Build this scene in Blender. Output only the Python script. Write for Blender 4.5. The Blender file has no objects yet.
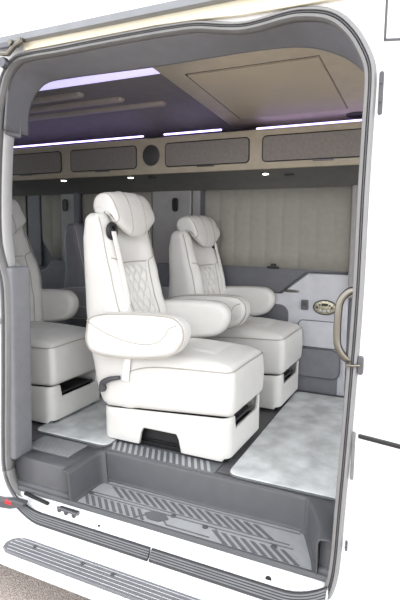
import bpy, bmesh, math, random
from mathutils import Vector, Matrix
random.seed(7)
scene = bpy.context.scene
COL = scene.collection
PI = math.pi

# ------------------------------------------------------------------ camera
F_PX, YAW, PITCH, ROLL = 510.0, math.radians(25.62), math.radians(-7.98), math.radians(.35)
fw = Vector((-math.sin(YAW)*math.cos(PITCH), math.cos(YAW)*math.cos(PITCH), math.sin(PITCH)))
r0 = Vector((math.cos(YAW), math.sin(YAW), 0)); u0 = r0.cross(fw)
rt = r0*math.cos(ROLL)+u0*math.sin(ROLL); up = -r0*math.sin(ROLL)+u0*math.cos(ROLL)
cd = bpy.data.cameras.new('camera'); cam = bpy.data.objects.new('camera', cd); COL.objects.link(cam)
cd.sensor_fit = 'VERTICAL'; cd.sensor_height = 36; cd.lens = F_PX*36/600; cd.clip_start = .02
m = Matrix((rt, up, -fw)).transposed().to_4x4(); m.translation = Vector((0, -1.55, 1.0))
cam.matrix_world = m
scene.camera = cam

# ------------------------------------------------------------------ world, sun, exposure
scene.view_settings.view_transform = 'Standard'
scene.view_settings.look = 'None'
scene.view_settings.gamma = 1
scene.view_settings.use_curve_mapping = False
scene.view_settings.exposure = 0.2
w = bpy.data.worlds.new('overcast_sky'); scene.world = w; w.use_nodes = True
bg = w.node_tree.nodes['Background']; bg.inputs[0].default_value = (.97, .985, 1, 1); bg.inputs[1].default_value = 2.35
def sun(name, energy, direction, angle, color=(1, 1, 1)):
    l = bpy.data.lights.new(name, 'SUN'); l.energy = energy; l.angle = math.radians(angle); l.color = color
    o = bpy.data.objects.new(name, l); COL.objects.link(o)
    o.rotation_euler = Vector(direction).to_track_quat('-Z', 'Y').to_euler(); return o
sun('hazy_sun', .3, (-.35, 1, -.42), 40, (1, .985, .99))
# ------------------------------------------------------------------ materials
def lin(c): return tuple((x/255/12.92 if x/255 <= .04045 else ((x/255+.055)/1.055)**2.4) for x in c)
def mat(name, rgb, rough=.5, metal=0, noise=None, bump=None, spec=.5, emis=None):
    """rgb as sRGB 0-255; noise=(scale, amount) mottles the colour; bump=(scale, strength)"""
    mt = bpy.data.materials.new(name); mt.use_nodes = True
    nt = mt.node_tree; b = nt.nodes['Principled BSDF']; c = lin(rgb)
    b.inputs['Base Color'].default_value = (*c, 1); b.inputs['Roughness'].default_value = rough
    b.inputs['Metallic'].default_value = metal; b.inputs['Specular IOR Level'].default_value = spec
    tc = nt.nodes.new('ShaderNodeTexCoord')
    if noise is None: noise = (18, .05)
    n = nt.nodes.new('ShaderNodeTexNoise'); n.inputs['Scale'].default_value = noise[0]; n.inputs['Detail'].default_value = 5
    nt.links.new(tc.outputs['Object'], n.inputs['Vector'])
    r = nt.nodes.new('ShaderNodeValToRGB'); a = noise[1]
    r.color_ramp.elements[0].position = .35; r.color_ramp.elements[1].position = .65
    r.color_ramp.elements[0].color = (*[x*(1-a) for x in c], 1); r.color_ramp.elements[1].color = (*[min(1, x*(1+a)) for x in c], 1)
    nt.links.new(n.outputs['Fac'], r.inputs['Fac']); nt.links.new(r.outputs['Color'], b.inputs['Base Color'])
    if bump:
        n2 = nt.nodes.new('ShaderNodeTexNoise'); n2.inputs['Scale'].default_value = bump[0]; n2.inputs['Detail'].default_value = 3
        nt.links.new(tc.outputs['Object'], n2.inputs['Vector'])
        bp = nt.nodes.new('ShaderNodeBump'); bp.inputs['Strength'].default_value = bump[1]; bp.inputs['Distance'].default_value = .004
        nt.links.new(n2.outputs['Fac'], bp.inputs['Height']); nt.links.new(bp.outputs['Normal'], b.inputs['Normal'])
    if emis:
        b.inputs['Emission Color'].default_value = (*emis[0], 1); b.inputs['Emission Strength'].default_value = emis[1]
    return mt
def glassmat():
    mt = bpy.data.materials.new('window_glass'); mt.use_nodes = True; nt = mt.node_tree
    nt.nodes.remove(nt.nodes['Principled BSDF'])
    t = nt.nodes.new('ShaderNodeBsdfTransparent'); t.inputs[0].default_value = (.9, .93, .93, 1)
    g = nt.nodes.new('ShaderNodeBsdfGlossy'); g.inputs['Roughness'].default_value = .03
    x = nt.nodes.new('ShaderNodeMixShader'); x.inputs[0].default_value = .08
    nt.links.new(t.outputs[0], x.inputs[1]); nt.links.new(g.outputs[0], x.inputs[2]); nt.links.new(x.outputs[0], nt.nodes['Material Output'].inputs[0]); return mt
M = dict(
    glass=glassmat(),
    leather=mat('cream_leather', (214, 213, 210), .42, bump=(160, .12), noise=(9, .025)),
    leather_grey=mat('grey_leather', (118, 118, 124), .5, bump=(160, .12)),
    thread=mat('seam_thread', (168, 163, 155), .7),
    black=mat('black_plastic', (28, 28, 30), .45),
    charcoal=mat('charcoal_plastic', (74, 74, 78), .5, bump=(300, .2)),
    trim=mat('grey_trim_plastic', (116, 117, 122), .5, bump=(300, .25)),
    step=mat('grey_step_plastic', (84, 85, 89), .45, bump=(350, .3)),
    seal=mat('rubber_seal', (122, 122, 122), .45),
    seal_dark=mat('dark_rubber', (80, 80, 84), .5),
    seal_light=mat('light_rubber', (134, 134, 135), .4),
    white=mat('white_paint', (246, 247, 248), .25, noise=(2, .01)),
    cream=mat('cream_channel', (228, 222, 200), .4, noise=(5, .03)),
    railgrey=mat('rail_grey', (128, 130, 134), .4, metal=.3),
    chrome=mat('chrome', (128, 124, 116), .28, metal=1),
    steel=mat('dark_steel', (105, 105, 110), .35, metal=.8),
    ceiling=mat('ceiling_fabric', (128, 124, 128), .7, bump=(120, .2)),
    housing=mat('beige_housing', (188, 178, 160), .5),
    housing_in=mat('beige_housing_panel', (180, 170, 152), .5, noise=(6, .03)),
    cabinet=mat('beige_cabinet', (178, 168, 150), .5),
    cab_door=mat('woven_grey_door', (128, 122, 118), .6, noise=(60, .08), bump=(200, .3)),
    grille=mat('speaker_grille', (62, 60, 60), .6, noise=(300, .3)),
    wall=mat('light_grey_panel', (196, 197, 203), .5, bump=(120, .1)),
    wallmid=mat('mid_grey_panel', (122, 123, 130), .5, bump=(120, .1)),
    walldark=mat('dark_grey_belt', (98, 99, 105), .5, bump=(120, .1)),
    header=mat('dark_header', (92, 92, 90), .55),
    pillar=mat('grey_pillar', (150, 148, 148), .55),
    curtain=mat('taupe_curtain', (150, 147, 139), .8, noise=(30, .04)),
    carpet=mat('silver_carpet', (196, 199, 200), .95, noise=(9, .2), bump=(220, .9), spec=.1),
    carpet_edge=mat('carpet_binding', (95, 97, 100), .8),
    vinyl=mat('dark_vinyl', (92, 92, 95), .5, noise=(90, .1), bump=(220, .2)),
    tread=mat('tread_grey', (158, 160, 164), .45, noise=(40, .04)),
    tread_dark=mat('tread_dark', (98, 100, 104), .5),
    board=mat('running_board_grey', (118, 119, 123), .4, metal=.2),
    ribline=mat('mat_rib_grey', (138, 140, 142), .7),
    scuff=mat('scuff_grey', (52, 52, 56), .45),
    lineglow=mat('aluminium_line', (196, 197, 202), .35, metal=.2),
    asphalt=mat('asphalt', (186, 175, 168), .95, noise=(160, .35), bump=(200, 1), spec=.2),
    led=mat('led_violet', (210, 200, 255), .5, emis=((.52, .42, 1.0), 3.8)),
    led_soft=mat('led_lavender_diffuser', (210, 205, 255), .5, emis=((.66, .62, 1.0), .8)),
    lamp=mat('lamp_lens', (255, 255, 250), .4, emis=((1, .98, .9), 6)),
    red=mat('red_plastic', (200, 40, 50), .4),
    strap=mat('belt_webbing', (240, 239, 237), .7, noise=(200, .05)),
    carpet_line=mat('ribbed_mat', (95, 97, 99), .7),
    silverplate=mat('silver_plate', (165, 160, 140), .3, metal=.7, noise=(120, .5)),
)

# ------------------------------------------------------------------ helpers (all coordinates are world metres)
def tag(o, label=None, cat=None, group=None, kind=None):
    if label: o['label'] = label
    if cat: o['category'] = cat
    if group: o['group'] = group
    if kind: o['kind'] = kind
    return o
def E(name, loc, label, cat, group=None):
    o = bpy.data.objects.new(name, None); COL.objects.link(o); o.location = loc; o.empty_display_size = .05
    return tag(o, label, cat, group)
def wloc(o):
    v = Vector((0, 0, 0))
    while o is not None: v += o.location; o = o.parent
    return v
def mk(name, V, F, mt, parent=None, smooth=True, auto=None):
    V = [Vector(v) for v in V]
    me = bpy.data.meshes.new(name); o = bpy.data.objects.new(name, me); COL.objects.link(o)
    if parent is not None:
        o.parent = parent; off = wloc(parent)
    else:
        xs = [v.x for v in V]; ys = [v.y for v in V]
        off = Vector(((min(xs)+max(xs))/2, (min(ys)+max(ys))/2, min(v.z for v in V))); o.location = off
    me.from_pydata([v-off for v in V], [], F)
    bm = bmesh.new(); bm.from_mesh(me); bmesh.ops.recalc_face_normals(bm, faces=bm.faces); bm.to_mesh(me); bm.free()
    me.materials.append(M[mt] if isinstance(mt, str) else mt)
    if smooth:
        for p in me.polygons: p.use_smooth = True
        if auto:
            me.set_sharp_from_angle(angle=math.radians(auto))
    return o
class G:
    """collects geometry for ONE mesh"""
    def __init__(s): s.V = []; s.F = []
    def add(s, V, F):
        n = len(s.V); s.V += [tuple(v) for v in V]; s.F += [tuple(i+n for i in f) for f in F]; return s
    def box(s, lo, hi):
        x0, y0, z0 = lo; x1, y1, z1 = hi
        return s.add([(x0,y0,z0),(x1,y0,z0),(x1,y1,z0),(x0,y1,z0),(x0,y0,z1),(x1,y0,z1),(x1,y1,z1),(x0,y1,z1)],
                     [(0,3,2,1),(4,5,6,7),(0,1,5,4),(1,2,6,5),(2,3,7,6),(3,0,4,7)])
    def tube(s, pts, r, seg=8, closed=False, flat=None):
        pts = [Vector(p) for p in pts]; n = len(pts); rings = []
        prev = None
        for i, p in enumerate(pts):
            a = pts[(i-1) % n] if (closed or i > 0) else p; b = pts[(i+1) % n] if (closed or i < n-1) else p
            t = (b-a).normalized()
            if prev is None:
                ref = Vector((0, 0, 1)) if abs(t.z) < .9 else Vector((1, 0, 0))
                nn = t.cross(ref).normalized()
            else:
                nn = (prev-t*prev.dot(t)).normalized()
            prev = nn; bb = t.cross(nn)
            rr = r[i] if isinstance(r, (list, tuple)) else r
            rings.append([p+nn*rr*math.cos(2*PI*k/seg)+bb*rr*(flat or 1)*math.sin(2*PI*k/seg) for k in range(seg)])
        V = [v for rg in rings for v in rg]; F = []
        for i in range(n if closed else n-1):
            for k in range(seg):
                j = (i+1) % n
                F.append((i*seg+k, i*seg+(k+1) % seg, j*seg+(k+1) % seg, j*seg+k))
        if not closed:
            F.append(tuple(range(seg))[::-1]); F.append(tuple((n-1)*seg+k for k in range(seg)))
        return s.add(V, F)
    def disc(s, c, ax, r, h, seg=24, ry=None, chamfer=.15):
        """short rounded cylinder: centre c of its back, axis ax ('x','y','z' with sign), radius r, height h"""
        sg = -1 if ax[0] == '-' else 1; a = ax[-1]
        ry = ry or r; rings = []
        for k, (q, d) in enumerate([(1, 0), (1, h*.7), (1-chamfer, h)]):
            for i in range(seg):
                t = 2*PI*i/seg; p, q2 = r*q*math.cos(t), ry*q*math.sin(t)
                e = {'x': (d*sg, p, q2), 'y': (p, d*sg, q2), 'z': (p, q2, d*sg)}[a]
                rings.append((c[0]+e[0], c[1]+e[1], c[2]+e[2]))
        F = [tuple(range(seg)), tuple(2*seg+i for i in range(seg))]
        for k in range(2):
            for i in range(seg): F.append((k*seg+i, k*seg+(i+1) % seg, (k+1)*seg+(i+1) % seg, (k+1)*seg+i))
        return s.add(rings, F)
    def prism(s, poly, ax, a0, a1):
        """polygon extruded along axis ax. poly in the remaining two axes in xyz order"""
        def p3(p, a): return {'x': (a, p[0], p[1]), 'y': (p[0], a, p[1]), 'z': (p[0], p[1], a)}[ax]
        n = len(poly); V = [p3(p, a0) for p in poly]+[p3(p, a1) for p in poly]
        F = [tuple(range(n)), tuple(range(n, 2*n))]+[(i, (i+1) % n, n+(i+1) % n, n+i) for i in range(n)]
        return s.add(V, F)
    def sheet(s, rows):
        """grid of points -> surface"""
        n = len(rows[0]); V = [p for r_ in rows for p in r_]
        return s.add(V, [(i*n+k, i*n+k+1, (i+1)*n+k+1, (i+1)*n+k) for i in range(len(rows)-1) for k in range(n-1)])
    def mk(s, name, mt, parent=None, smooth=True, auto=35): return mk(name, s.V, s.F, mt, parent, smooth, auto)
def bev(o, wd=.004, seg=3, ang=40):
    b = o.modifiers.new('bevel', 'BEVEL'); b.width = wd; b.segments = seg; b.limit_method = 'ANGLE'; b.angle_limit = math.radians(ang)
    b.harden_normals = False
    return o
def solid(o, t):
    b = o.modifiers.new('solid', 'SOLIDIFY'); b.thickness = t; b.offset = 0; return o
def rrect(x0, x1, y0, y1, r, n=6):
    o = []
    for cx, cy, a in ((x1-r, y1-r, 0), (x0+r, y1-r, 90), (x0+r, y0+r, 180), (x1-r, y0+r, 270)):
        for k in range(n+1):
            t = math.radians(a+90*k/n); o.append((cx+r*math.cos(t), cy+r*math.sin(t)))
    return o
def catmull(P, closed=False, n=6):
    P = [Vector(p) for p in P]; N = len(P); out = []
    for i in range(N if closed else N-1):
        g = (lambda j: P[j % N]) if closed else (lambda j: P[max(0, min(N-1, j))])
        a, b, c, d = g(i-1), g(i), g(i+1), g(i+2)
        for k in range(n):
            t = k/n
            out.append(.5*((2*b)+(-a+c)*t+(2*a-5*b+4*c-d)*t*t+(-a+3*b-3*c+d)*t**3))
    if not closed: out.append(P[-1])
    return out
def softbox(lo, hi, r, deform=None, res=(16, 16, 16)):
    """rounded box, dense grid, then bent by deform(Vector)->Vector"""
    g = G()
    def ticks(a, b, n):
        e = [a+r*(1-math.cos(PI/2*k/5)) for k in range(6)]
        mid = [a+r+(b-a-2*r)*k/n for k in range(1, n)]
        return e+mid+[a+b-x for x in reversed(e)]
    T = [ticks(lo[i], hi[i], res[i]) for i in range(3)]
    def rnd(p):
        c = Vector([min(max(p[i], lo[i]+r), hi[i]-r) for i in range(3)]); d = Vector(p)-c
        if d.length < 1e-9: return Vector(p)
        q = c+d.normalized()*r
        return deform(q) if deform else q
    for ax in range(3):
        i, j = [k for k in range(3) if k != ax]
        for side in (lo[ax], hi[ax]):
            rows = []
            for a in T[i]:
                row = []
                for b in T[j]:
                    p = [0, 0, 0]; p[ax] = side; p[i] = a; p[j] = b; row.append(rnd(p))
                rows.append(row)
            g.sheet(rows)
    return g
def weld(o, d=.0006):
    me = o.data; bm = bmesh.new(); bm.from_mesh(me); bmesh.ops.remove_doubles(bm, verts=bm.verts, dist=d)
    bmesh.ops.recalc_face_normals(bm, faces=bm.faces); bm.to_mesh(me); bm.free()
    for p in me.polygons: p.use_smooth = True
    return o
def pillow(prof, y0, y1, rnd, n=9, shape=None):
    """side profile (x,z) lofted along y with softly rounded flanks"""
    P = catmull([(a, b, 0) for a, b in prof], True, 5); P = [(p.x, p.y) for p in P]
    cx = sum(p[0] for p in P)/len(P); cz = sum(p[1] for p in P)/len(P); N = len(P)
    def nrm(i):
        a, b = P[i-1], P[(i+1) % N]; t = Vector((b[0]-a[0], b[1]-a[1])).normalized(); return Vector((-t.y, t.x))
    area = sum(P[i][0]*P[(i+1) % N][1]-P[(i+1) % N][0]*P[i][1] for i in range(N)); sg = 1 if area > 0 else -1
    secs = []
    ys = [(y0+rnd*(1-math.cos(PI/2*k/n)), rnd*(1-math.sin(PI/2*k/n))) for k in range(n+1)]
    ys += [(y0+rnd+(y1-y0-2*rnd)*k/6, 0) for k in range(1, 6)]
    ys += [(y0+y1-y, i) for y, i in reversed(ys[:n+1])]
    for y, ins in ys:
        sec = []
        for i, p in enumerate(P):
            q = Vector(p)+nrm(i)*ins*sg
            x, z = q
            if shape: x, z = shape(x, y, z)
            sec.append((x, y, z))
        secs.append(sec)
    g = G(); V = [v for s_ in secs for v in s_]; F = []
    for a in range(len(secs)-1):
        for i in range(N): F.append((a*N+i, a*N+(i+1) % N, (a+1)*N+(i+1) % N, (a+1)*N+i))
    k = len(V)
    for s_, base in ((secs[0], 0), (secs[-1], (len(secs)-1)*N)):
        c = Vector((sum(v[0] for v in s_)/N, s_[0][1], sum(v[2] for v in s_)/N)); V.append(tuple(c))
        for i in range(N): F.append((base+i, base+(i+1) % N, k))
        k += 1
    return g.add(V, F)
def interp(tab, x):
    if x <= tab[0][0]: return tab[0][1]
    for (a, va), (b, vb) in zip(tab, tab[1:]):
        if x <= b:
            t = (x-a)/(b-a); t = t*t*(3-2*t)*.5+t*.5; return va+(vb-va)*t
    return tab[-1][1]

# ------------------------------------------------------------------ ground and van body
g = G().box((-9, -9, -.70), (9, 7, -.62)); tag(g.mk('ground', 'asphalt', smooth=False), 'grey speckled asphalt under the van', 'ground', kind='structure')

OUT = [(-1.692,-.06),(-1.693,.08),(-1.672,.395),(-1.655,.70),(-1.663,.824),(-1.674,.968),(-1.669,1.11),(-1.650,1.306),(-1.625,1.459),(-1.609,1.552),(-1.579,1.604),(-1.525,1.642),(-1.449,1.651),(-1.306,1.650),
       (-1.137,1.652),(-.934,1.652),(-.83,1.650),(-.749,1.645),(-.663,1.628),(-.597,1.619),(-.533,1.622),(-.481,1.628),(-.427,1.630),(-.355,1.618),(-.306,1.594),(-.264,1.552),(-.235,1.507),(-.214,1.460),(-.207,1.411),(-.208,1.30),
       (-.211,1.084),(-.212,.794),(-.220,.518),(-.228,.293),(-.235,.12),(-.241,-.04),(-.252,-.135),(-.276,-.192),(-.33,-.207),(-.42,-.208),(-.6,-.207),(-.9,-.206),(-1.2,-.205),(-1.45,-.20),(-1.58,-.188),(-1.65,-.15)]
outline = [(p.x, p.y) for p in catmull([(a, b, 0) for a, b in OUT], True, 4)]
nO = len(outline)
def nearest_rect(p, x0, x1, z0, z1):
    cx, cz = -.93, .7; dx, dz = p[0]-cx, p[1]-cz
    t = min(((x1-cx)/dx if dx > 0 else (x0-cx)/dx) if abs(dx) > 1e-6 else 1e9, ((z1-cz)/dz if dz > 0 else (z0-cz)/dz) if abs(dz) > 1e-6 else 1e9)
    return (cx+dx*t, cz+dz*t)
def ring_plate(path, y_in, y_out, x0, x1, z0, z1):
    """flat plate in XZ with a hole; corners inserted so that the outside stays rectangular"""
    g = G(); inn = [(p[0], y_in, p[1]) for p in path]; out = [(*nearest_rect(p, x0, x1, z0, z1),) for p in path]
    # snap the nearest outer points to the corners
    for c in ((x0, z0), (x0, z1), (x1, z0), (x1, z1)):
        i = min(range(len(out)), key=lambda k: (out[k][0]-c[0])**2+(out[k][1]-c[1])**2); out[i] = c
    outp = [(p[0], y_out, p[1]) for p in out]; n = len(path)
    return g.add(inn+outp, [(i, (i+1) % n, n+(i+1) % n, n+i) for i in range(n)])
van = E('van', (-.93, .1, -.62), 'white van body with wide open sliding door doorway', 'van')
g = ring_plate(outline, 0, 0, -4.2, 1.4, -.205, 2.25); o = g.mk('side_panel', 'white', van, smooth=False)
b = o.modifiers.new('solid', 'SOLIDIFY'); b.thickness = .012; b.offset = 0
# lower body: bulging rocker below the doorway
prof = [(-.012,-.2),(-.035,-.22),(-.058,-.245),(-.066,-.27),(-.068,-.36),(-.06,-.43),(-.02,-.46)]
g = G().sheet([[(x, y, z) for y, z in prof] for x in (-4.2, 1.4)]); solid(g.mk('rocker_panel', 'white', van), .008)
# white painted sill between step lip and scuff strip
g = G().sheet([[(x, y, z) for y, z in ((.03,-.137),(-.004,-.143),(-.012,-.15),(-.034,-.192),(-.036,-.22))] for x in (-1.62,-1.2,-.8,-.27)]); solid(g.mk('door_sill', 'white', van, auto=50), .004)
for x, r_ in ((-1.17,.006),(-.468,.011)):
    G().disc((x,-.0245,-.172), '-y', r_, .003).mk('drain_plug', 'black', van)

def sweep(path, prof, closed=True):
    """profile (outward offset, y) swept along an XZ path"""
    n = len(path); rows = []
    cx, cz = -.93, .7
    for i in range(n):
        a = path[(i-1) % n] if closed or i > 0 else path[i]; b = path[(i+1) % n] if closed or i < n-1 else path[i]
        t = Vector((b[0]-a[0], b[1]-a[1])).normalized(); nn = Vector((t.y, -t.x))
        if nn.dot(Vector((path[i][0]-cx, path[i][1]-cz))) < 0: nn = -nn
        rows.append([(path[i][0]+nn.x*q, y, path[i][1]+nn.y*q) for q, y in prof])
    if closed: rows.append(rows[0])
    return G().sheet(rows)
top_part = outline
def sealprof(pr):
    return pr
def vsweep(path, prof):
    """door seal: narrower on the left and top, wider on the right post"""
    g = sweep(path, prof); k = len(prof); base = sweep(path, [(0, y) for q, y in prof]); V = []
    for v, c in zip(g.V, base.V):
        f = .62+.14*min(1, max(0, (c[0]+.50)/.2)); f = max(f, .62+.33*min(1, max(0, (.95-c[2])/.2))*(1 if c[0] < -1.5 else 0))
        if c[0] < -1.55 and c[2] > .80: f = f+(.18-f)*min(1, (c[2]-.80)/.12)*min(1, max(0, (1.56-c[2])/.1))
        V.append((c[0]+(v[0]-c[0])*f, v[1], c[2]+(v[2]-c[2])*f))
    g.V = V; return g
seal = vsweep(outline, [(.004,-.004),(.004,-.012),(-.002,-.020),(-.009,-.021),(-.012,-.012)]).mk('door_seal', 'seal_light', van); solid(seal, .002)
tag(seal, 'light grey outer lip of the door seal')
s2 = vsweep(outline, [(-.012,-.010),(-.015,-.016),(-.018,-.016),(-.021,-.008)]).mk('door_seal', 'seal_dark', van); solid(s2, .002)
s3 = vsweep(outline, [(-.020,-.008),(-.024,-.016),(-.034,-.016),(-.038,-.004),(-.038,.02)]).mk('door_seal', 'seal', van); solid(s3, .002)

# slide rail above the doorway: dark band, cream channel
g = G().prism([(-.05,1.680),(-.045,1.707),(-.002,1.72),(-.002,1.680)], 'x', -1.95, -.205); bev(g.mk('rail_cover', 'railgrey', van, auto=30), .003)
G().box((-1.9,-.004,1.655),(-.205,.004-.008,1.70)).mk('rail_shadow_gap', 'black', van) if False else None
g = G().sheet([[(x, y, z) for y, z in ((-.046,1.678),(-.008,1.672))] for x in (-1.95,-.2)])
g = G().prism([(-1.47,1.653),(-.9,1.654),(-.74,1.647),(-.60,1.636),(-.42,1.634),(-.205,1.632),(-.205,1.683),(-1.47,1.683)], 'y', -.022, -.006)
bev(g.mk('rail_channel', 'cream', van), .002)
g = G().tube([(-1.45,-.024,1.655),(-.9,-.024,1.656),(-.74,-.024,1.649),(-.60,-.024,1.638),(-.42,-.024,1.636),(-.205,-.024,1.634)], .0035, 8); g.mk('rail_lip', 'cream', van)

# ribbed scuff strip at the foot of the doorway, in two lengths
def scuff(x0, x1, endl, endr):
    prof = []
    for k in range(5):
        a = k/5; b_ = (k+1)/5
        for t, d in ((a+.01,-.001),(a+.05,.006),(b_-.05,.006),(b_-.01,-.001)):
            prof.append((t, d))
    rows = []
    nx = 24
    for i in range(nx+1):
        x = x0+(x1-x0)*i/nx; rise = 0
        if endl and x < -1.46: rise = ((-1.46-x)/.15)**2*.055
        if endr and x > -.42: rise = ((x+.42)/.15)**2*.06
        wd = 1-(.35 if endl else 0)*max(0, (-1.46-x)/.15)
        rows.append([(x, -.036-.022*t*wd-d*.8, -.186+rise-.037*t*wd-d*.5) for t, d in prof])
    return G().sheet(rows)
for a in ((-1.605,-.925,1,0),(-.918,-.272,0,1)):
    g = scuff(*a); k = 20; o = g.mk('scuff_strip', 'scuff', van, auto=25); solid(o, .004)
    ln = G()
    for j in (3, 7, 11, 15):
        ln.tube([(g.V[i*k+j][0], (g.V[i*k+j][1]+g.V[i*k+j+1][1])/2-.004, (g.V[i*k+j][2]+g.V[i*k+j+1][2])/2) for i in range(25)], .0032, 6)
    ln.mk('scuff_ridges', 'board', o)
# front door outline, rub strip and hinge plates on the right
fd = G().box((-.190,-.010,1.512),(-.184,-.0065,2.2)).prism([(-.190,1.508),(-.190,1.514),(1.3,1.364),(1.3,1.358)], 'y', -.010, -.0065).mk('front_door_gap', 'seal_dark', van)
g = G().prism([(-.203,.374),(-.203,.387),(1.3,.247),(1.3,.234)], 'y', -.018, -.006); bev(g.mk('rub_strip', 'black', van), .004)
def plate(name, x, z0, z1, wd, mt='steel'):
    g = G().prism(rrect(x-wd/2, x+wd/2, z0, z1, wd*.45), 'y', -.013, -.0062); g.disc((x,-.013,z0+(z1-z0)*.3), '-y', wd*.3, .006).disc((x,-.013,z0+(z1-z0)*.72), '-y', wd*.3, .006)
    return bev(g.mk(name, mt, van, auto=40), .0015, 2)
plate('hinge_plate', -.190, 1.315, 1.43, .012, 'seal_dark')
plate('hinge_plate', -.216, .235, .39, .010, 'seal')
plate('body_clip', -.222, -.005, .03, .007)

# upper roller carriage of the sliding door
r_ = E('door_roller', (-1.5,-.03,1.62), 'metal roller bracket of the sliding door on the upper rail', 'roller')
g = G().tube([(-1.62,-.045,1.637),(-1.56,-.05,1.647),(-1.52,-.05,1.640),(-1.48,-.05,1.667),(-1.44,-.05,1.677)], .009); g.mk('roller_arm', 'chrome', r_)
G().disc((-1.545,-.04,1.612), '-y', .02, .02).mk('roller_wheel', 'steel', r_)
G().disc((-1.50,-.04,1.677), '-y', .011, .02).mk('roller_wheel', 'chrome', r_); G().disc((-1.455,-.04,1.680), '-y', .009, .02).mk('roller_wheel', 'chrome', r_)
bev(G().box((-1.60,-.05,1.664),(-1.48,-.028,1.686)).mk('roller_bracket', 'steel', r_), .004)

# lower guide arm of the sliding door
r_ = E('door_guide_arm', (-1.56,-.03,-.17), 'grey hinged guide arm of the sliding door at the left end of the sill', 'door arm')
bev(G().prism([(-1.80,-.195),(-1.68,-.198),(-1.60,-.188),(-1.525,-.158),(-1.52,-.142),(-1.58,-.142),(-1.66,-.160),(-1.80,-.162)], 'y', -.075, -.040).mk('arm', 'seal_dark', r_), .007)
bev(G().box((-1.625,-.077,-.166),(-1.585,-.06,-.150)).mk('release_tab', 'red', r_), .003)
bev(G().prism([(-1.56,-.122),(-1.43,-.140),(-1.43,-.150),(-1.56,-.134)], 'y', -.030, -.016).mk('guide_rail', 'black', r_), .002)
t = tag(G().box((-1.365,-.035,-.150),(-1.27,-.020,-.137)).tube([(-1.37,-.036,-.139),(-1.27,-.036,-.143)], .006).disc((-1.36,-.036,-.148), '-y', .009, .006).disc((-1.325,-.036,-.151), '-y', .009, .006).disc((-1.285,-.036,-.153), '-y', .009, .006).mk('sill_latch', 'steel'),
        'small dark metal latch plate with three studs on the white sill', 'latch')
tag(bev(G().box((-1.80,-.028,.602),(-1.648,-.012,.622)).mk('door_stop', 'seal'), .003), 'short grey bar beside the left edge of the doorway', 'door stop')

# striker on the right door edge
r_ = E('door_striker', (-.215,-.01,.56), 'chrome striker pin and catch on the right edge of the doorway', 'door striker')
bev(G().prism(rrect(-.214,-.198,.572,.628,.007), 'y', -.020, -.0065).mk('striker_plate', 'steel', r_), .002)
G().tube([(-.240,-.028,.600),(-.228,-.030,.600),(-.206,-.024,.602)], .0045).disc((-.243,-.022,.599), '-y', .007, .008).mk('striker_pin', 'chrome', r_)

# grab handle on the right post
gh = E('grab_handle', (-.26,.0,.58), 'curved brushed metal grab handle on the right door post', 'grab handle')
pts = catmull([(-.226,.0,.822),(-.250,-.01,.818),(-.272,-.018,.790),(-.277,-.02,.745),(-.277,-.02,.68),(-.272,-.02,.648),(-.252,-.014,.618),(-.230,.0,.606)], False, 6)
G().tube(pts, .0115, 12).mk('bar', 'chrome', gh)
G().disc((-.228,-.006,.822), '-y', .014, .006).mk('mount', 'steel', gh); G().disc((-.232,-.006,.604), '-y', .014, .006).mk('mount', 'steel', gh)

# doorway lining: header, left painted post, left lower trim, right post
inner = [(max(-1.60, min(-.262, a+(.018 if a < -.9 else -.018))), b) for a, b in outline]
def lining(sel, y0, y1, off0, off1, name, mt, deep=False):
    path = [p for p in sel]
    if deep:
        g = sweep(path, [(off0, y0), (off0-.002, y0+.02), (off1, .5), (off1+.004, 1)], False); V = []
        for v in g.V:
            k = min(1, max(0, (-1.42-v[0])/.17)); k2 = 1 if v[0] > -.5 else k
            dpt = .178-.068*k; y = {.5: dpt-.012, 1: dpt}.get(v[1], v[1])
            V.append((v[0]-(.020*k if v[1] >= .5 else .008*k), y, v[2]))
        g.V = V; o = g.mk(name, mt); solid(o, .008); return o
    prof = [(off0, y0), (off0-.002, y0+.02), (off1, y1-.012), (off1+.004, y1)]
    o = sweep(path, prof, False).mk(name, mt); solid(o, .008); return o
def resample(P, n):
    P = [Vector((a, b)) for a, b in P]; L = [0]
    for i in range(1, len(P)): L.append(L[-1]+(P[i]-P[i-1]).length)
    out = []
    for k in range(n):
        d = L[-1]*k/(n-1); i = 1
        while i < len(P)-1 and L[i] < d: i += 1
        t = (d-L[i-1])/max(1e-9, L[i]-L[i-1]); out.append(P[i-1].lerp(P[i], min(1, max(0, t))))
    return out
def inset(P, d):
    v = sweep(P, [(-d, 0), (-d, 1)], False).V; return [(v[i][0], v[i][2]) for i in range(0, len(v), 2)]
i0 = min(range(nO), key=lambda k: (outline[k][0]+1.634)**2+(outline[k][1]-1.385)**2)
i1 = min(range(nO), key=lambda k: (outline[k][0]+.235)**2+(outline[k][1]+.0)**2)
it = max(range(nO), key=lambda k: outline[k][0] if outline[k][1] > 1.3 else -9)
R_TOP = [(-1.655,1.39),(-1.650,1.46),(-1.628,1.525),(-1.575,1.580),(-1.515,1.600),(-1.40,1.602),(-1.272,1.60),(-1.043,1.596),(-.836,1.597),(-.646,1.599),(-.53,1.595),(-.473,1.589),(-.424,1.579),(-.369,1.559),(-.311,1.528),(-.264,1.485),(-.235,1.41)]
R_LOW = [(-.235,1.41),(-.232,1.2),(-.238,.6),(-.246,.0)]
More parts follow.
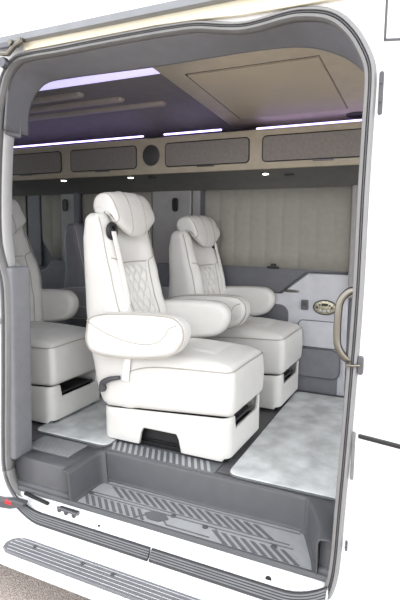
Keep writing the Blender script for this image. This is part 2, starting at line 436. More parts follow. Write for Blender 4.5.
for P_o, P_i, n in ((outline[i0:it+1], R_TOP, 70), (outline[it:i1+1], R_LOW, 30)):
    A = resample(inset(P_o, .019), n); B = resample([(p.x, p.y) for p in catmull([(a, b, 0) for a, b in P_i], False, 5)], n)
    rows = []
    for p, q in zip(A, B):
        m_ = p.lerp(q, .12); m2 = p.lerp(q, .93)
        rows.append([(p.x, .010, p.y), (m_.x, .022, m_.y), (m2.x, .166, m2.y), (q.x, .178, q.y)])
    if n == 70: RT = rows
    else: RT += rows[1:]
o = G().sheet(RT).mk('trim_1', 'trim'); solid(o, .006)
tag(o, 'grey plastic header trim over the doorway', 'trim', kind='structure')
PL = inset(outline[:i0+1], .004); PL = [p for p in PL if p[1] > .78]
o = G().sheet([[(x, .008, z), (x-.004, .02, z), (x-.024, .100, z)] for x, z in PL]).mk('trim_2', 'white'); solid(o, .006)
tag(o, 'white painted door post at the left', 'door post', kind='structure')
# cap at the lower end of the header trim
tag(bev(G().prism([(-1.668,1.372),(-1.655,1.48),(-1.632,1.48),(-1.640,1.372)], 'y', .012, .125).mk('trim_3', 'trim'), .006), 'grey end cap of the header trim', 'trim', kind='structure')
g = softbox((-1.72,.0,-.01),(-1.612,.112,.835), .014, lambda p: Vector((p.x-(.028*max(0, (.75-p.z))/.75)+.006, p.y, p.z)), (3, 3, 14))
tag(weld(g.mk('trim_4', 'trim', auto=None)), 'tall grey plastic post cover at the left of the doorway', 'trim', kind='structure')

# ------------------------------------------------------------------ interior shell
WY = 1.53
# near wall above/around opening (inside)
hole = []
for i in range(nO):
    a_, b_ = outline[i]; hole.append((a_-.05 if a_ < -.9 else a_+.03, b_+(.03 if b_ > 1.4 else (-.03 if b_ < 0 else 0))))
g = ring_plate(hole, .104, .104, -3.7, .55, -.24, 1.80)
tag(solid(g.mk('wall_near', 'trim', smooth=False), .006) or None, 'inner skin of the doorway side', 'wall', kind='structure')
# floor with a cut-out for the step well
g = G()
zt, zb = 0, -.03
for lo, hi in (((-3.7,.245,zb),(.55,1.56,zt)),((-3.7,.19,zb),(-1.62,.245,zt)),((-.24,.19,zb),(.55,.245,zt))): g.box(lo, hi)
tag(g.mk('floor', 'vinyl', smooth=False), 'dark grey vinyl cabin floor', 'floor', kind='structure')
# ceiling section
cs = [(.10,1.62),(.178,1.64),(.30,1.70),(.45,1.735),(1.18,1.735),(1.24,1.725),(1.40,1.64),(1.54,1.56)]
g = G().sheet([[(x, y, z) for y, z in cs] for x in (-3.7,-2.5,-1.3,.55)])
tag(solid(g.mk('ceiling', 'ceiling', auto=20), .01), 'dark grey cabin ceiling', 'ceiling', kind='structure')
tag(G().box((-3.75,.0,-.2),(-3.70,1.6,.70)).box((-3.75,.0,1.62),(-3.70,1.6,1.8)).box((-3.75,.0,.70),(-3.70,.14,1.62)).box((-3.75,1.46,.70),(-3.70,1.6,1.62)).box((-3.75,.75,.70),(-3.70,.85,1.62)).mk('wall_rear', 'walldark', smooth=False), 'rear end of the cabin', 'wall', kind='structure')  # rear openings added out of view to admit sky light
g = G().box((-3.7,WY,-.03),(.55,WY+.03,1.8))
tag(g.mk('wall_far', 'walldark', smooth=False), 'dark grey far side wall behind the panels', 'wall', kind='structure')
tag(G().box((-3.7,.0,1.80),(.55,1.6,1.83)).mk('roof', 'white', smooth=False), 'van roof skin', 'roof', kind='structure')

for n_, y0, y1 in ((1, .14, .75), (2, .85, 1.46)):  # unseen glass panes, added so daylight reaches the back of the cabin
    tag(G().box((-3.73,y0,.70),(-3.722,y1,1.62)).mk('window_%d' % n_, 'glass', smooth=False), 'added rear window pane, out of view, letting daylight into the cabin', 'window', kind='structure')
# raised bars on the ceiling
for k, (y, xe, xs) in enumerate(((.80,-1.85,-2.55),(.975,-1.70,-2.75),(1.155,-1.53,-2.9))):
    g = softbox((xs, y-.028, 1.708), (xe, y+.028, 1.75), .018, None, (10, 3, 2))
    tag(weld(g.mk('ceiling_bar', mat('bar_beige_%d' % k, (172,164,158), .5))), ['shortest, nearest beige raised bar on the dark ceiling','middle beige raised bar on the dark ceiling','longest, farthest beige raised bar on the dark ceiling'][k], 'ceiling trim', 'beige bars on the ceiling')

# beige air housing on the ceiling
def hz(y): return 1.697-.094*(y-.44)
h = E('ceiling_housing', (-.7,.8,1.7), 'large beige sloping housing on the ceiling', 'ceiling panel')
rows = []
for x in (-1.2,-.9,-.6,-.3,.3):
    rows.append([(x, y, hz(y)) for y in (.20,.44,.7,1.0,1.3,1.445)]+[(x,1.47,1.63)])
o = G().sheet(rows).mk('shell', 'housing', h, auto=30); solid(o, .006)
G().prism([(.2,hz(.2)),(1.44,hz(1.44)),(1.3,1.70),(.9,1.75),(.2,1.75)], 'x', -1.206, -1.196).mk('end_cap', 'housing', h)
rows = [[(x, y, hz(y)-.006) for y in (.585,.8,1.0,1.24)] for x in (-1.092,-.8,-.508)]
o = G().sheet(rows).mk('access_panel', 'housing_in', h); solid(o, .007); bev(o, .002, 2)
g = G().tube([(-1.097,.575,hz(.575)-.0045),(-1.097,1.245,hz(1.245)-.0045)], .0035, 6).tube([(-1.097,.575,hz(.575)-.0035),(-.503,.575,hz(.575)-.0035)], .002, 6).tube([(-.503,.575,hz(.575)-.003),(-.503,1.245,hz(1.245)-.003)], .0018, 6)
g.mk('panel_gap', 'seal_dark', h)
g = G().disc((-.475,1.36,hz(1.36)-.001), '-z', .055, .012, 28, .05); o = g.mk('ceiling_speaker', 'grille'); tag(o, 'dark oval speaker on the beige ceiling housing', 'speaker')

# LED strips
def strip(x0, x1, y, z, label, wd=.012, ht=.010, m_='led'):
    o = softbox((x0, y, z), (x1, y+wd, z+ht), ht*.45, None, (6, 2, 2)).mk('led_strip', m_, auto=None); weld(o, .0002)
    return tag(o, label, 'light strip', 'violet light strips')
strip(-3.6,-1.745, 1.255,1.562, 'violet light strip over the cabinets left of the round speaker')
strip(-1.60,-1.215, 1.255,1.562, 'violet light strip over the cabinets right of the round speaker')
strip(-1.02,.2, 1.30,1.560, 'violet light strip between beige housing and cabinets')
strip(-2.0,-1.245, .535,1.712, 'broad lavender light strip on the ceiling near the doorway', .085, .012, 'led_soft')

# overhead cabinets
cab = E('overhead_cabinet', (-1.7,1.4,1.33), 'long beige overhead cabinet with grey flap doors', 'cabinet')
prof = [(1.262,1.335),(1.245,1.36),(1.240,1.53),(1.246,1.548),(1.262,1.552),(1.285,1.545),(1.525,1.52),(1.525,1.336)]
bev(G().prism(prof, 'x', -3.6, .4).mk('carcass', 'cabinet', cab, auto=30), .002, 2)
for x0, x1, nm in ((-3.02,-2.385,0),(-2.30,-1.785,1),(-1.575,-1.037,2),(-.955,-.28,3)):
    f = rrect(x0, x1, 1.372, 1.508, .022)
    g = G().prism(f, 'y', 1.234, 1.244)
    d = bev(g.mk('door', 'cab_door', cab, auto=40), .003, 2)
    G().tube([(a, 1.2375, b) for a, b in f], .0042, 6, closed=True).mk('gasket', 'black', d)
    xm = (x0+x1)/2
    bev(G().box((xm-.055,1.226,1.360),(xm+.055,1.236,1.369)).mk('pull', 'steel', d), .003)
sp = G().disc((-1.678,1.242,1.445), '-y', .056, .016, 32).mk('speaker', 'grille', cab); tag(sp, 'round dark speaker')
G().tube([(-1.678+.057*math.cos(t*PI/16),1.238,1.445+.06*math.sin(t*PI/16)) for t in range(32)], .004, 6, closed=True).mk('speaker_ring', 'charcoal', sp)
# dark header below the cabinet, above the windows
tag(bev(G().prism([(1.50,1.245),(1.44,1.30),(1.275,1.334),(1.53,1.334),(1.53,1.245)], 'x', -3.6, .3).mk('trim_5', 'header'), .004), 'dark header strip under the overhead cabinet', 'trim', kind='structure')
def puck(x, y, label):
    z = 1.334-(y-1.275)*.206
    p = E('puck_light', (x, y, z), label, 'ceiling light', 'round spot lights under the cabinet')
    G().disc((x,y,z+.002), '-z', .024, .008, 24).mk('housing', 'chrome', p)
    G().disc((x,y,z-.005), '-z', .018, .005, 24).mk('lens', 'lamp', p)
puck(-2.42,1.30,'lit round spot light under the cabinet, farthest left'); puck(-1.87,1.30,'lit round spot light under the cabinet, left of the round speaker'); puck(-.97,1.34,'lit round spot light under the right cabinet')
for x, y, l in ((-1.72,1.32,'small dark air nozzle under the cabinet below the round speaker'),(-.84,1.38,'small dark air nozzle right of the right spot light')):
    tag(G().disc((x,y,1.334-(y-1.275)*.206+.002), '-z', .028, .010, 20, .018).mk('air_nozzle', 'black'), l, 'air nozzle')

# curtains in the windows
def curtain(poly, label, pitch=.105):
    """pleated cloth: fill polygon columns between its lower and upper edge"""
    xs0, xs1 = min(p[0] for p in poly), max(p[0] for p in poly)
    n = max(8, int((xs1-xs0)/.008)); rows = []
    def span(x):
        zs = []
        for (a, b), (c, d) in zip(poly, poly[1:]+poly[:1]):
            if (a-x)*(c-x) <= 0 and a != c: zs.append(b+(d-b)*(x-a)/(c-a))
        return min(zs), max(zs)
    for i in range(n+1):
        x = xs0+(xs1-xs0)*i/n; x_ = min(max(x, xs0+1e-4), xs1-1e-4); z0, z1 = span(x_)
        f = (x-xs0)/pitch; f -= math.floor(f); y = WY-.012-.006*math.sin(PI*f)**.5
        rows.append([(x, y, z0+(z1-z0)*k/4) for k in range(5)])
    o = G().sheet(rows).mk('window_curtain', 'curtain'); solid(o, .002)
    return tag(o, label, 'curtain', 'taupe window curtains')
curtain([(-1.44,.765),(-.505,.755),(-.505,1.25),(-1.44,1.25)], 'wide taupe pleated curtain across the right hand window')
curtain([(-2.44,.765),(-1.84,.765),(-1.84,1.265),(-2.44,1.265)], 'taupe pleated curtain behind the front seat headrest')
curtain([(-2.83,.90),(-2.73,.775),(-2.635,.765),(-2.635,1.285),(-2.83,1.285)], 'narrow taupe curtain with cut corner left of the slotted post')
curtain([(-3.13,.70),(-2.985,.70),(-2.985,1.29),(-3.13,1.29)], 'narrow taupe curtain at the far left end')
def post(x0, x1, z0, z1, n, mt='pillar', yo=.03):
    return tag(bev(G().box((x0, WY-yo, z0), (x1, WY+.002, z1)).mk('trim_%d' % n, mt), .008), 'window post', 'trim', kind='structure')
post(-1.83,-1.535,.76,1.262,6); post(-1.53,-1.475,.74,1.262,7,'pillar',.02); post(-2.63,-2.50,.745,1.285,8); post(-2.50,-2.45,.745,1.28,9,'walldark',.04); post(-.502,-.40,.60,1.25,10,'pillar',.045)
post(-2.97,-2.84,.70,1.285,15,'walldark',.02)
for x, z, l in ((-1.648,1.156,'dark belt slot on the wide post right of the front headrest'),(-2.582,1.165,'dark belt slot on the narrow rear post')):
    tag(bev(G().prism(rrect(x-.022,x+.022,z-.045,z+.045,.021), 'y', WY-.042, WY-.028).mk('belt_slot', 'black'), .003), l, 'belt slot')

# side lining below the windows
sl = E('side_lining', (-1.2,WY-.001,0), 'light grey moulded side lining with dark arm recess', 'wall panel')
poly = [(-1.95,.27),(-1.95,.60),(-.905,.602),(-.74,.735),(-.505,.735),(-.505,.02),(-.60,.02),(-.60,.27)]
bev(G().prism([(-1.99,.0),(-1.99,.60),(-.905,.602),(-.74,.735),(-.50,.735),(-.50,.0)], 'y', WY-.023, WY-.001).mk('upper_panel', 'wall', sl), .006)
bev(G().prism([(-1.6,.0),(-1.6,.275),(-.54,.275),(-.54,.0)], 'y', WY-.033, WY-.022).mk('lower_panel', 'wallmid', sl), .006)
bev(G().prism(rrect(-1.55,-.855,.385,.535,.06), 'y', WY-.030, WY-.018).mk('arm_recess', 'walldark', sl), .008)
bev(G().prism(rrect(-.79,-.535,.285,.45,.03), 'y', WY-.032, WY-.021).mk('bottle_pocket', 'wall', sl), .007)
bev(G().prism(rrect(-.80,-.525,.10,.28,.05), 'y', WY-.048, WY-.028).mk('map_pocket', 'wallmid', sl), .008)
for nm, rr_, yy in (('pocket_seam', rrect(-.79,-.535,.285,.45,.03), WY-.033), ('pocket_seam', rrect(-.80,-.525,.10,.28,.05), WY-.049)):
    G().tube([(a, yy, b) for a, b in rr_], .0022, 6, closed=True).mk(nm, 'walldark', sl)
bev(G().prism([(-1.6,.605),(-.92,.605),(-.755,.742),(-.515,.742),(-.515,.762),(-1.6,.765)], 'y', WY-.013, WY-.001).mk('window_ledge', 'walldark', sl), .005)
t = G().box((-1.0,WY-.028,.755),(-.925,WY-.008,.768)).box((-.975,WY-.034,.762),(-.945,WY-.013,.785)).mk('shade_latch', 'black'); tag(bev(t, .003), 'small black blind latch on the ledge under the right window', 'latch')
t = G().disc((-.845,WY-.022,.622), '-y', .055, .008, 20, .009).mk('ash_tray_lid', 'chrome'); tag(t, 'slim chrome pull on the dark ledge of the far wall', 'pull handle')
ot = E('power_outlet', (-.755,WY-.028,.53), 'small grey power outlet left of the oval control panel', 'power outlet')
bev(G().prism(rrect(-.777,-.733,.512,.573,.008), 'y', WY-.034, WY-.022).mk('plate', 'steel', ot), .002); bev(G().box((-.768,WY-.037,.535),(-.742,WY-.033,.562)).mk('socket', 'charcoal', ot), .002)
cp = E('control_panel', (-.632,WY-.028,.49), 'oval silver control panel with round buttons on the far wall', 'control panel')
G().disc((-.632,WY-.023,.535), '-y', .072, .012, 32, .046).mk('bezel', 'charcoal', cp)
G().disc((-.632,WY-.033,.535), '-y', .064, .005, 32, .039).mk('face_plate', 'silverplate', cp)
for k, (dx, dz, r_, mt) in enumerate(((-.024,-.017,.008,'lamp0'),(0,-.020,.008,'lamp0'),(.024,-.017,.008,'lamp0'),(-.044,.0,.008,'charcoal'),(-.030,.015,.006,'charcoal'),(.030,.015,.006,'charcoal'),(.044,0,.008,'charcoal'))):
    if mt == 'lamp0': mt = 'lineglow'
    G().disc((-.632+dx,WY-.037,.535+dz), '-y', r_, .004, 14).mk('button', mt, cp)
bev(G().box((-.650,WY-.041,.545),(-.612,WY-.037,.560)).mk('display', 'black', cp), .001)
# rear lining
rl = E('rear_side_lining', (-2.7,WY-.001,0), 'mid grey side lining below the rear windows', 'wall panel')
bev(G().prism([(-3.5,.0),(-3.5,.66),(-2.86,.66),(-2.80,.685),(-2.745,.745),(-2.03,.745),(-2.03,0)], 'y', WY-.023, WY-.001).mk('panel', 'wallmid', rl), .006)
bev(G().prism([(-2.02,.60),(-2.02,.77),(-1.53,.77),(-1.53,.60)], 'y', WY-.018, WY-.001).mk('post_base', 'wallmid', sl), .004)

# ------------------------------------------------------------------ step well
sw = E('step_well', (-.87,.12,-.14), 'grey moulded plastic step well inside the doorway', 'step')
top = [(-1.343,-.0),(-1.343,.06),(-1.343,.19),(-1.325,.232),(-1.28,.242),(-.8,.244),(-.46,.244),(-.405,.230),(-.378,.19),(-.328,.08),(-.312,-.0)]
bot = [(-1.335,-.0),(-1.372,.075),(-1.375,.24),(-1.345,.255),(-1.28,.258),(-.8,.252),(-.46,.252),(-.425,.248),(-.402,.225),(-.335,.06),(-.325,.0)]
bot = [(-1.335,-.0),(-1.335,.075),(-1.332,.195),(-1.31,.225),(-1.27,.236),(-.8,.238),(-.46,.238),(-.410,.228),(-.386,.20),(-.328,.06),(-.313,.0)]
T_ = catmull([(a, b, 0) for a, b in top], False, 5); B_ = catmull([(a, b, 0) for a, b in bot], False, 5)
rows = []
for t, b_ in zip(T_, B_):
    c = Vector((-.85, -.1, 0)); d = (t-c).normalized()
    o_ = t+d*(.035+.06*min(1, max(0, (t.x+.5)/.1)))
    rows.append([(o_.x, o_.y, .0015), (t.x+d.x*.008, t.y+d.y*.008, .001), (t.x+d.x*.002, t.y+d.y*.002, -.003), (t.x-d.x*.002, t.y-d.y*.002, -.012),
                 (b_.x+(t.x-b_.x)*.1, b_.y+(t.y-b_.y)*.1, -.112), (b_.x-d.x*.004, b_.y-d.y*.004, -.125), (b_.x-d.x*.016, b_.y-d.y*.016, -.131)])
o = G().sheet(rows).mk('riser', 'step', sw); solid(o, .003)
# tread base plate
g = G().prism([(-1.34,.02),(-1.34,.20),(-1.30,.236),(-.42,.236),(-.385,.215),(-.312,.02)], 'z', -.15, -.1315); G().box((-.36,.005,-.20),(-.235,.24,-.145)).mk('end_block', 'step', sw, smooth=False); g.mk('tread_plate', 'tread', sw, smooth=False)
# front lip
g = G().tube([(-1.615,.004,-.128),(-1.35,.006,-.132),(-.27,.006,-.132)], .011, 10); g.mk('front_lip', 'step', sw)
g = G().box((-1.36,.004,-.150),(-.27,.024,-.1285)); bev(g.mk('lip_flange', 'step', sw), .003)
# platform left and ends right of the well
def plat(x0, x1, name):
    prof = [(.245,0.0012),(.045,.0012),(.034,-.002),(.029,-.012),(.022,-.09),(.020,-.10),(.010,-.103),(.006,-.108),(.004,-.128)]
    o = G().sheet([[(x, y, z) for y, z in prof] for x in (x0, (x0+x1)/2, x1)]).mk(name, 'step', sw); solid(o, .002); return o
plat(-1.66,-1.346,'platform'); plat(-.310,-.235,'platform')
# tread pattern
def U3(x, y, s=.0025): return (x, y, -.1315+s)
bars = G()
def bar(x, y, L, wd, sl): # slanted parallelogram bar, runs from (x,y) forward-right
    bars.prism([(x, y), (x+wd, y), (x+wd+sl, y+L), (x+sl, y+L)], 'z', -.1316, -.129)
for k in range(17): bar(-1.175+.041*k, .132, .062, .020, -.085)
for k in range(9): bar(-1.275+.033*k, .030, .060, .017, -.055)
for k in range(8): bar(-.66+.038*k, .028, .060, .019, -.07)
bars.mk('tread_bars', 'tread_dark', sw, smooth=False)
fr = G()
for a, b_ in (((-1.30,.118),(-.44,.126)),((-1.30,.100),(-.42,.106)),((-1.33,.205),(-.42,.207)),((-.97,.10),(-.90,.04)),((-1.04,.03),(-.98,.10)),((-.72,.10),(-.66,.03)),((-.90,.04),(-.72,.04))):
    fr.tube([U3(*a, .001), U3(*b_, .001)], .0028, 6)
fr.mk('tread_outline', 'tread_dark', sw)
G().prism([(-1.02,.075),(-.99,.105),(-.94,.105),(-.91,.075),(-.94,.045),(-.99,.045)], 'z', -.1316, -.1285).mk('tread_badge', 'tread_dark', sw, smooth=False)
for x, y in ((-1.305,.105),(-.905,.105),(-.76,.093),(-.487,.091)):
    G().disc((x,y,-.1300), 'z', .011, .004, 16).mk('fixing_stud', 'seal_dark', sw)
stl = E('step_light', (-1.345,.15,-.066), 'small round lit step lamp on the left side of the step well', 'light')
G().disc((-1.352,.150,-.062), 'x', .011, .006, 20).mk('rim', 'chrome', stl); G().disc((-1.347,.150,-.062), 'x', .007, .006, 16).mk('lens', 'lamp', stl)

# floor coverings
def mat_slab(name, poly, z0, z1, mt, label, cat, edge=True, group=None):
    r_ = E(name, (poly[0][0], poly[0][1], z0), label, cat, group)
    P = catmull([(a, b, 0) for a, b in poly], True, 1)
    bev(G().prism(poly, 'z', z0, z1).mk('pile', mt, r_, smooth=False), .005, 3)
    if edge: G().tube([(a, b, z0+.005) for a, b in poly], .006, 6, closed=True).mk('binding', 'carpet_edge', r_)
    return r_
def roundpoly(P, r, n=5):
    out = []
    N = len(P)
    for i, p in enumerate(P):
        p = Vector(p); a = Vector(P[i-1]); b = Vector(P[(i+1) % N]); r1 = min(r, (a-p).length*.45, (b-p).length*.45)
        s, e = p+(a-p).normalized()*r1, p+(b-p).normalized()*r1
        for k in range(n+1):
            t = k/n; q = s*(1-t)**2+p*2*t*(1-t)+e*t*t; out.append((q.x, q.y))
    return out
mat_slab('carpet_mat', roundpoly([(-.745,.268),(-.16,.268),(-.16,1.44),(-.775,1.44)], .05), .0, .014, 'carpet', 'large silver grey carpet mat in front of the seats', 'carpet', group=None)
mat_slab('carpet_mat', roundpoly([(-1.775,.268),(-1.345,.268),(-1.345,1.40),(-1.775,1.40)], .04), .0, .014, 'carpet', 'silver grey carpet mat between the left seat and the front seat', 'carpet')
rm = E('ribbed_mat', (-1.55,.16,.002), 'fine ribbed grey entry mat on the left step platform', 'mat')
bev(G().box((-1.68,.105,.0015),(-1.43,.245,.006)).mk('base', 'carpet_line', rm), .002)
g = G()
for k in range(14): g.box((-1.68,.109+.0098*k,.005),(-1.43,.113+.0098*k,.0085))
g.mk('ribs', 'ribline', rm, smooth=False)
fl = E('floor_tread_strip', (-1.0,.30,.002), 'dark tread strip with pale slanted bars beside the seat base', 'floor strip')
bev(G().box((-1.33,.252,.001),(-.80,.36,.005)).mk('base', 'tread_dark', fl), .001)
g = G()
for k in range(17): 
    x = -1.31+.030*k; g.prism([(x,.262),(x+.014,.262),(x-.03,.345),(x-.044,.345)], 'z', .0048, .007)
g.mk('bars', 'tread', fl, smooth=False)

# ------------------------------------------------------------------ running board
rb = E('running_board', (-.4,-.13,-.33), 'grey ribbed running board with rounded left end under the doorway', 'running board')
bp = [(-1.505,-.088)]+[(-1.545-.012*math.sin(t), -.135+.047*math.cos(t)) for t in (.2,.6,1.0,1.5,1.9,2.3,2.7)]+[(-1.49,-.186),(1.2,-.186),(1.2,-.088)]
bp = [(-1.49,-.088),(-1.52,-.094),(-1.545,-.115),(-1.552,-.145),(-1.540,-.172),(-1.515,-.185),(-1.48,-.188),(1.2,-.188),(1.2,-.088)]
bev(G().prism(bp, 'z', -.292, -.280).mk('deck', 'board', rb, smooth=False), .003, 2)
for k in range(5):
    y = -.102-.018*k; xs = -1.535+.010*abs(k-2)
    G().tube([(xs, y, -.2798), (1.2, y, -.2798)], .0015, 6, flat=.6).mk('rib', 'lineglow', rb)
for x in (-1.42,-1.18,-1.04,-.6): G().disc((x,-.118,-.280), 'z', .009, .004, 14).mk('bolt', 'seal_dark', rb)
sk = [(-1.75,-.05),(-1.70,-.15),(-1.60,-.19),(-1.52,-.196),(1.2,-.196),(1.2,-.05)]
bev(G().prism(sk, 'z', -.345, -.292).mk('skirt', 'white', rb, smooth=False), .006)

# ------------------------------------------------------------------ captain seats
SX, SY = -1.10, .545
def seat(label, side=1, belt=True, leather='leather', head=True, bs=1.0, bx=0.0, lean=0.0):
    """side=+1: belt and lever on the doorway side (-y)"""
    L = leather
    r_ = E('captain_seat', (SX, SY, .015), label, 'seat', 'captain seats')
    def W(x, y, z): return (SX+x, SY+y, z)
    def offb(g):   # backrest pieces: set lower and a little forward on the far seat
        def f(v):
            k = min(1, max(0, (v[2]-.25)/.5)); return (v[0]+bx*k*(1-lean*min(1, max(0, (v[2]-.5)/.6))), v[1], v[2] if v[2] < .25 else .25+(v[2]-.25)*bs)
        g.V = [f(v) for v in g.V]; return off(g)
    def off(g): g.V = [(v[0]+SX, v[1]+SY, v[2]) for v in g.V]; return g
    # base shroud : rounded rectangular wall with arch notch and front slot
    per = rrect(-.305, .325, -.20, .205, .035, 6)
    P = []
    N = len(per)
    for i in range(N):
        a, b_ = Vector(per[i]), Vector(per[(i+1) % N]); n = max(1, int((b_-a).length/.012))
        for k in range(n): P.append(a+(b_-a)*k/n)
    def zl(p):
        if p.y < -.19 or p.y > .195:
            x = p.x; a, b_ = -.11, .105
            if a < x < b_:
                d = min(x-a, b_-x); return .018+.082*min(1, (d/.02))**.5
        return .018+(.012 if p.x > .3 else 0)
    def zh(p):
        base = .166+.044*(p.x+.3)/.63
        if p.x > .315 and -.14 < p.y < .165: return base-.066*min(1, min(p.y+.14, .165-p.y)/.008)
        return base
    rows = [[(p.x, p.y, zl(p)+(zh(p)-zl(p))*k/4) for k in range(5)] for p in P]; rows.append(rows[0])
    o = off(G().sheet(rows)).mk('base_shroud', L, r_, auto=50)
    b = o.modifiers.new('solid', 'SOLIDIFY'); b.thickness = .016; b.offset = 0; bev(o, .005, 2, 60)
    # dark metal inside
    g = G().box((-.27,-.165,.03),(.285,.17,.15)); bev(off(g).mk('pedestal', 'black', r_), .01)
    for y in (-.15, .15):
        rl_ = off(G().box((-.30,y-.018,.004),(.31,y+.018,.022)).box((-.30,y-.006,.02),(.31,y+.006,.03))).mk('floor_rail', 'black', r_, smooth=False)
    g = off(G().tube([(.300,-.13,.150),(.300,.155,.150)], .006).tube([(.302,-.13,.125),(.302,.155,.125)], .004)); g.mk('slide_bar', 'steel', r_)
    # cushion
    def dc(p):
        u = (p.x-.02)/.33; v = p.y/.205; t = (p.z-.17)/.25; t = min(1, max(0, t))
        z = p.z+(1-t)*(.048*(p.x+.3)/.65)
        if t > .5:
            k = (t-.5)*2; z += k*(.036*max(0, 1-u*u)**.6*max(0, 1-v**4)-.03*max(0, -u-.1)*k)
            z -= k*.012*max(0, u-.75)*4
        x = p.x+.006*math.sin(PI*t)*(1 if p.x > 0 else 0)
        return Vector((x, p.y*(1+.02*math.sin(PI*t)), z))
    g = off(softbox((-.31,-.205,.165), (.345,.205,.432), .032, dc, (26, 20, 10))); cu = weld(g.mk('cushion', L, r_, auto=None))
    seam = [(-.17,-.2105,.350),(-.10,-.211,.377),(-.02,-.211,.393),(.1,-.210,.401),(.22,-.209,.406),(.30,-.208,.409),(.328,-.200,.411),(.343,-.180,.413),(.347,-.12,.416),(.348,0,.418),(.347,.12,.416),(.343,.180,.413),(.328,.2,.411),(.30,.208,.409),(.1,.210,.401),(-.02,.211,.393),(-.17,.2105,.350)]
    off(G().tube(catmull(seam, False, 4), .0022, 6)).mk('piping', 'thread', cu)
    # quilted middle of the cushion
    rows = []
    for i in range(61):
        x = -.16+.40*i/60; row = []
        for j in range(45):
            y = -.12+.24*j/44; q = dc(Vector((x, y, .432)))
            a, b_ = (y/.052+x/.085), (y/.052-x/.085); e = min(1, 10*min(i, 60-i)/60, 10*min(j, 44-j)/44)
            h_ = .0065*abs(math.sin(PI*a)*math.sin(PI*b_))**.5 if x < .1 else .006
            row.append((x, y, q.z-.004+(.004+h_)*e))
        rows.append(row)
    off(G().sheet(rows)).mk('cushion_insert', L, r_)
    # backrest
    rear = [(.17,-.325),(.30,-.365),(.47,-.395),(.60,-.412),(.95,-.418),(1.03,-.405),(1.07,-.39)]
    front = [(.17,-.13),(.40,-.150),(.585,-.200),(.68,-.232),(.765,-.252),(.90,-.285),(1.0,-.305),(1.07,-.325)]
    def fx(y, z):
        a = abs(y)/.205
        return interp(front, z)+(.035-.020*min(1, max(0, (z-.80)/.2)))*math.exp(-((a-.72)/.22)**2)-.012*math.exp(-(a/.4)**2)
    def db(p):
        s = min(1, max(0, (p.x+.06)/.12)); re = interp(rear, p.z)
        x = re+(fx(p.y, p.z)-re)*s
        wd = 1-.015*max(0, (p.z-.85)/.22)
        return Vector((x, p.y*wd, p.z))
    bk = weld(offb(softbox((-.06,-.208,.17), (.06,.212,1.068), .034, db, (6, 30, 50))).mk('backrest', L, r_, auto=None))
    for sy in (-1, 1):   # seams: outer edge of the bolster and quilted insert border
        pts = [(interp(front, z)+.004, sy*.203*(1-.015*max(0, (z-.85)/.22)), z) for z in [.45+.05*k for k in range(13)]]
        offb(G().tube(catmull(pts, False, 3), .0022, 6)).mk('piping', 'thread', bk)
        pts = [(fx(sy*.110, z)+.001, sy*.110, z) for z in [.44+.04*k for k in range(10)]]
        pts += [(fx(sy*.115, .835)+.001, sy*.118, .840), (fx(sy*.15, .852)+.001, sy*.15, .856), (fx(sy*.18, .87), sy*.185, .866)]
        offb(G().tube(catmull(pts, False, 3), .0026, 6)).mk('piping', 'thread', bk)
    rows = []
    for i in range(111):
        z = .45+.385*i/110; row = []
        for j in range(45):
            y = -.104+.208*j/44
            a, b_ = (y/.052+z/.085), (y/.052-z/.085); e = min(1, 12*min(i, 110-i)/110, 8*min(j, 44-j)/44)
            h_ = .013*abs(math.sin(PI*a)*math.sin(PI*b_))**.55
            row.append((fx(y, z)-.004+(.006+h_)*e, y, z))
        rows.append(row)
    offb(G().sheet(rows)).mk('quilted_insert', L, r_)
    offb(G().tube([(fx(y, .838)+.003, y, .838) for y in [-.105+.021*k for k in range(11)]], .0026, 6)).mk('piping', 'thread', bk)
    # headrest
    if head:
        hp = [(-.348,1.046),(-.376,1.088),(-.376,1.132),(-.358,1.158),(-.325,1.170),(-.292,1.164),(-.262,1.128),(-.240,1.055),(-.234,.995),(-.248,.962),(-.272,.972),(-.284,1.01),(-.296,1.034),(-.315,1.040)]
        def sh(x, y, z):
            a = abs(y-.013)/.16
            if x > -.315 and z < 1.09: z = z+(1.09-z)*.85*max(0, a-.3)**1.3
            return x-.010*a*a, z-.010*a*a*(1 if z > 1.1 else .3)
        hr = weld(offb(pillow(hp, -.150, .178, .019, 6, sh)).mk('headrest', L, r_, auto=None))
        for y in (-.045, .071):
            pts = []
            for x, z in ((-.355,1.160),(-.325,1.171),(-.291,1.165),(-.261,1.129),(-.239,1.055),(-.233,.995),(-.244,.966)):
                a, c = sh(x, y, z); pts.append((a, y, c))
            offb(G().tube(catmull(pts, False, 4), .0022, 6)).mk('piping', 'thread', hr)
        for y in (-.143, .169):
            pts = []
            for x, z in [(q[0], q[1]) for q in hp]:
                cx_, cz_ = -.30, 1.09; x, z = x+(cx_-x)*.04, z+(cz_-z)*.04
                a, c = sh(x, y, z); pts.append((a, y, c))
            offb(G().tube(catmull(pts, True, 4), .0024, 6, closed=True)).mk('piping', 'thread', hr)
    # armrests
    ap = [(-.335,.545),(-.340,.500),(-.315,.452),(-.25,.435),(-.12,.436),(.0,.450),(.09,.470),(.135,.502),(.160,.552),(.155,.600),(.125,.630),(.09,.640),(.0,.642),(-.15,.634),(-.26,.622),(-.32,.597)]
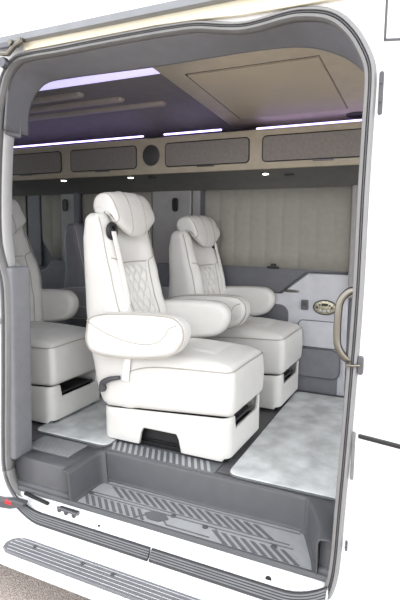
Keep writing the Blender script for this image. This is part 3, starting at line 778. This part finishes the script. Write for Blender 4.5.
    for sy in (-1, 1):
        y0, y1 = (-.298,-.200) if sy < 0 else (.168,.246)
        yc = y0 if sy < 0 else y1
        ar = weld(off(pillow(ap, y0, y1, .030, 6)).mk('armrest', L, r_, auto=None))
        s_ = y0+.0015 if sy < 0 else y1-.0015
        pts = [(-.322,s_,.592),(-.27,s_,.565),(-.20,s_,.538),(-.11,s_,.518),(-.03,s_,.513),(.035,s_,.526),(.075,s_,.556),(.095,s_,.590),(.13,s_,.606)]
        off(G().tube(catmull(pts, False, 4), .0028, 6)).mk('piping', 'thread', ar)
        pts = [(x+( -.0)*0, (y0+.012 if sy < 0 else y1-.012), z) for x, z in ap]
        cxa, cza = -.08, .54
        pts = [(x+(cxa-x)*.012, p[1], z+(cza-z)*.03) for (x, z), p in zip(ap, pts)]
        off(G().tube(catmull(pts, True, 4), .003, 6, closed=True)).mk('piping', 'thread', ar)
    # shoulder belt
    if belt:
        c = (fx(-.152*side, .985)+.004, -.152*side, .985)
        rg = offb(G().tube([(c[0]+.004-.028*math.sin(t)*.0, c[1]+.028*math.cos(t), c[2]+.032*math.sin(t)) for t in [2*PI*k/20 for k in range(20)]], .011, 8, closed=True)).mk('belt_guide', 'black', r_)
        offb(G().disc((c[0]-.012, c[1], c[2]), 'x', .022, .010, 16, .025)).mk('guide_plate', 'charcoal', rg)
        path = [Vector((c[0]+.013, c[1], c[2])), Vector((-.236, -.151*side, .85)), Vector((-.200, -.152*side, .70)), Vector((-.185, -.158*side, .61)), Vector((-.165, -.190*side, .50)), Vector((-.165, -.217*side, .40)), Vector((-.175, -.219*side, .31))]
        path = catmull(path, False, 6); rows = []
        for i, p in enumerate(path):
            t = (path[min(i+1, len(path)-1)]-path[max(i-1, 0)]).normalized()
            f = i/(len(path)-1)
            sd = Vector((0, 1, 0)) if f < .45 else Vector((min(1, (f-.45)*4), 1-min(1, (f-.45)*4)*.9, 0))
            sd = (sd*Vector((1, 1, 1))).normalized(); sd = (sd-t*sd.dot(t)).normalized()
            rows.append([p-sd*.018, p-sd*.009, p+sd*.009, p+sd*.018])
        solid(offb(G().sheet(rows)).mk('shoulder_belt', 'strap', r_), .002)
    # recline lever
    pts = catmull([(-.300,-.222*side,.250),(-.295,-.226*side,.285),(-.27,-.228*side,.305),(-.235,-.228*side,.318),(-.20,-.226*side,.326)], False, 4)
    n = len(pts); lv = off(G().tube(pts, [.017-.008*k/(n-1) for k in range(n)], 10)).mk('recline_lever', 'charcoal', r_)
    off(G().disc((-.300,(-.208 if side > 0 else .208)+(0),.262), '-y' if side > 0 else 'y', .016, .012, 16)).mk('lever_pivot', 'black', lv)
    return r_
def children(o): return [c for c in bpy.data.objects if c.parent is o]
def copy_tree(o, parent=None):
    c = o.copy(); COL.objects.link(c); c.parent = parent
    for ch in children(o): copy_tree(ch, c)
    return c
s1 = seat('nearest cream leather captain seat with quilted backrest, in the middle of the doorway', 1)
s2 = seat('cream leather captain seat against the far wall, right behind the nearest seat', -1, bs=.90, bx=.05)
s2.location = (SX+.005, SY+.710, .015)
s3 = seat('cream leather captain seat at the left edge, mostly hidden by the door post', 1, bx=.20, lean=.62)
s3.location = (SX-.955, SY, .015)
s4 = seat('dark grey rear seat visible between the left and the nearest seat', 1, False, 'leather_grey', head=False, bs=.95, bx=.09)
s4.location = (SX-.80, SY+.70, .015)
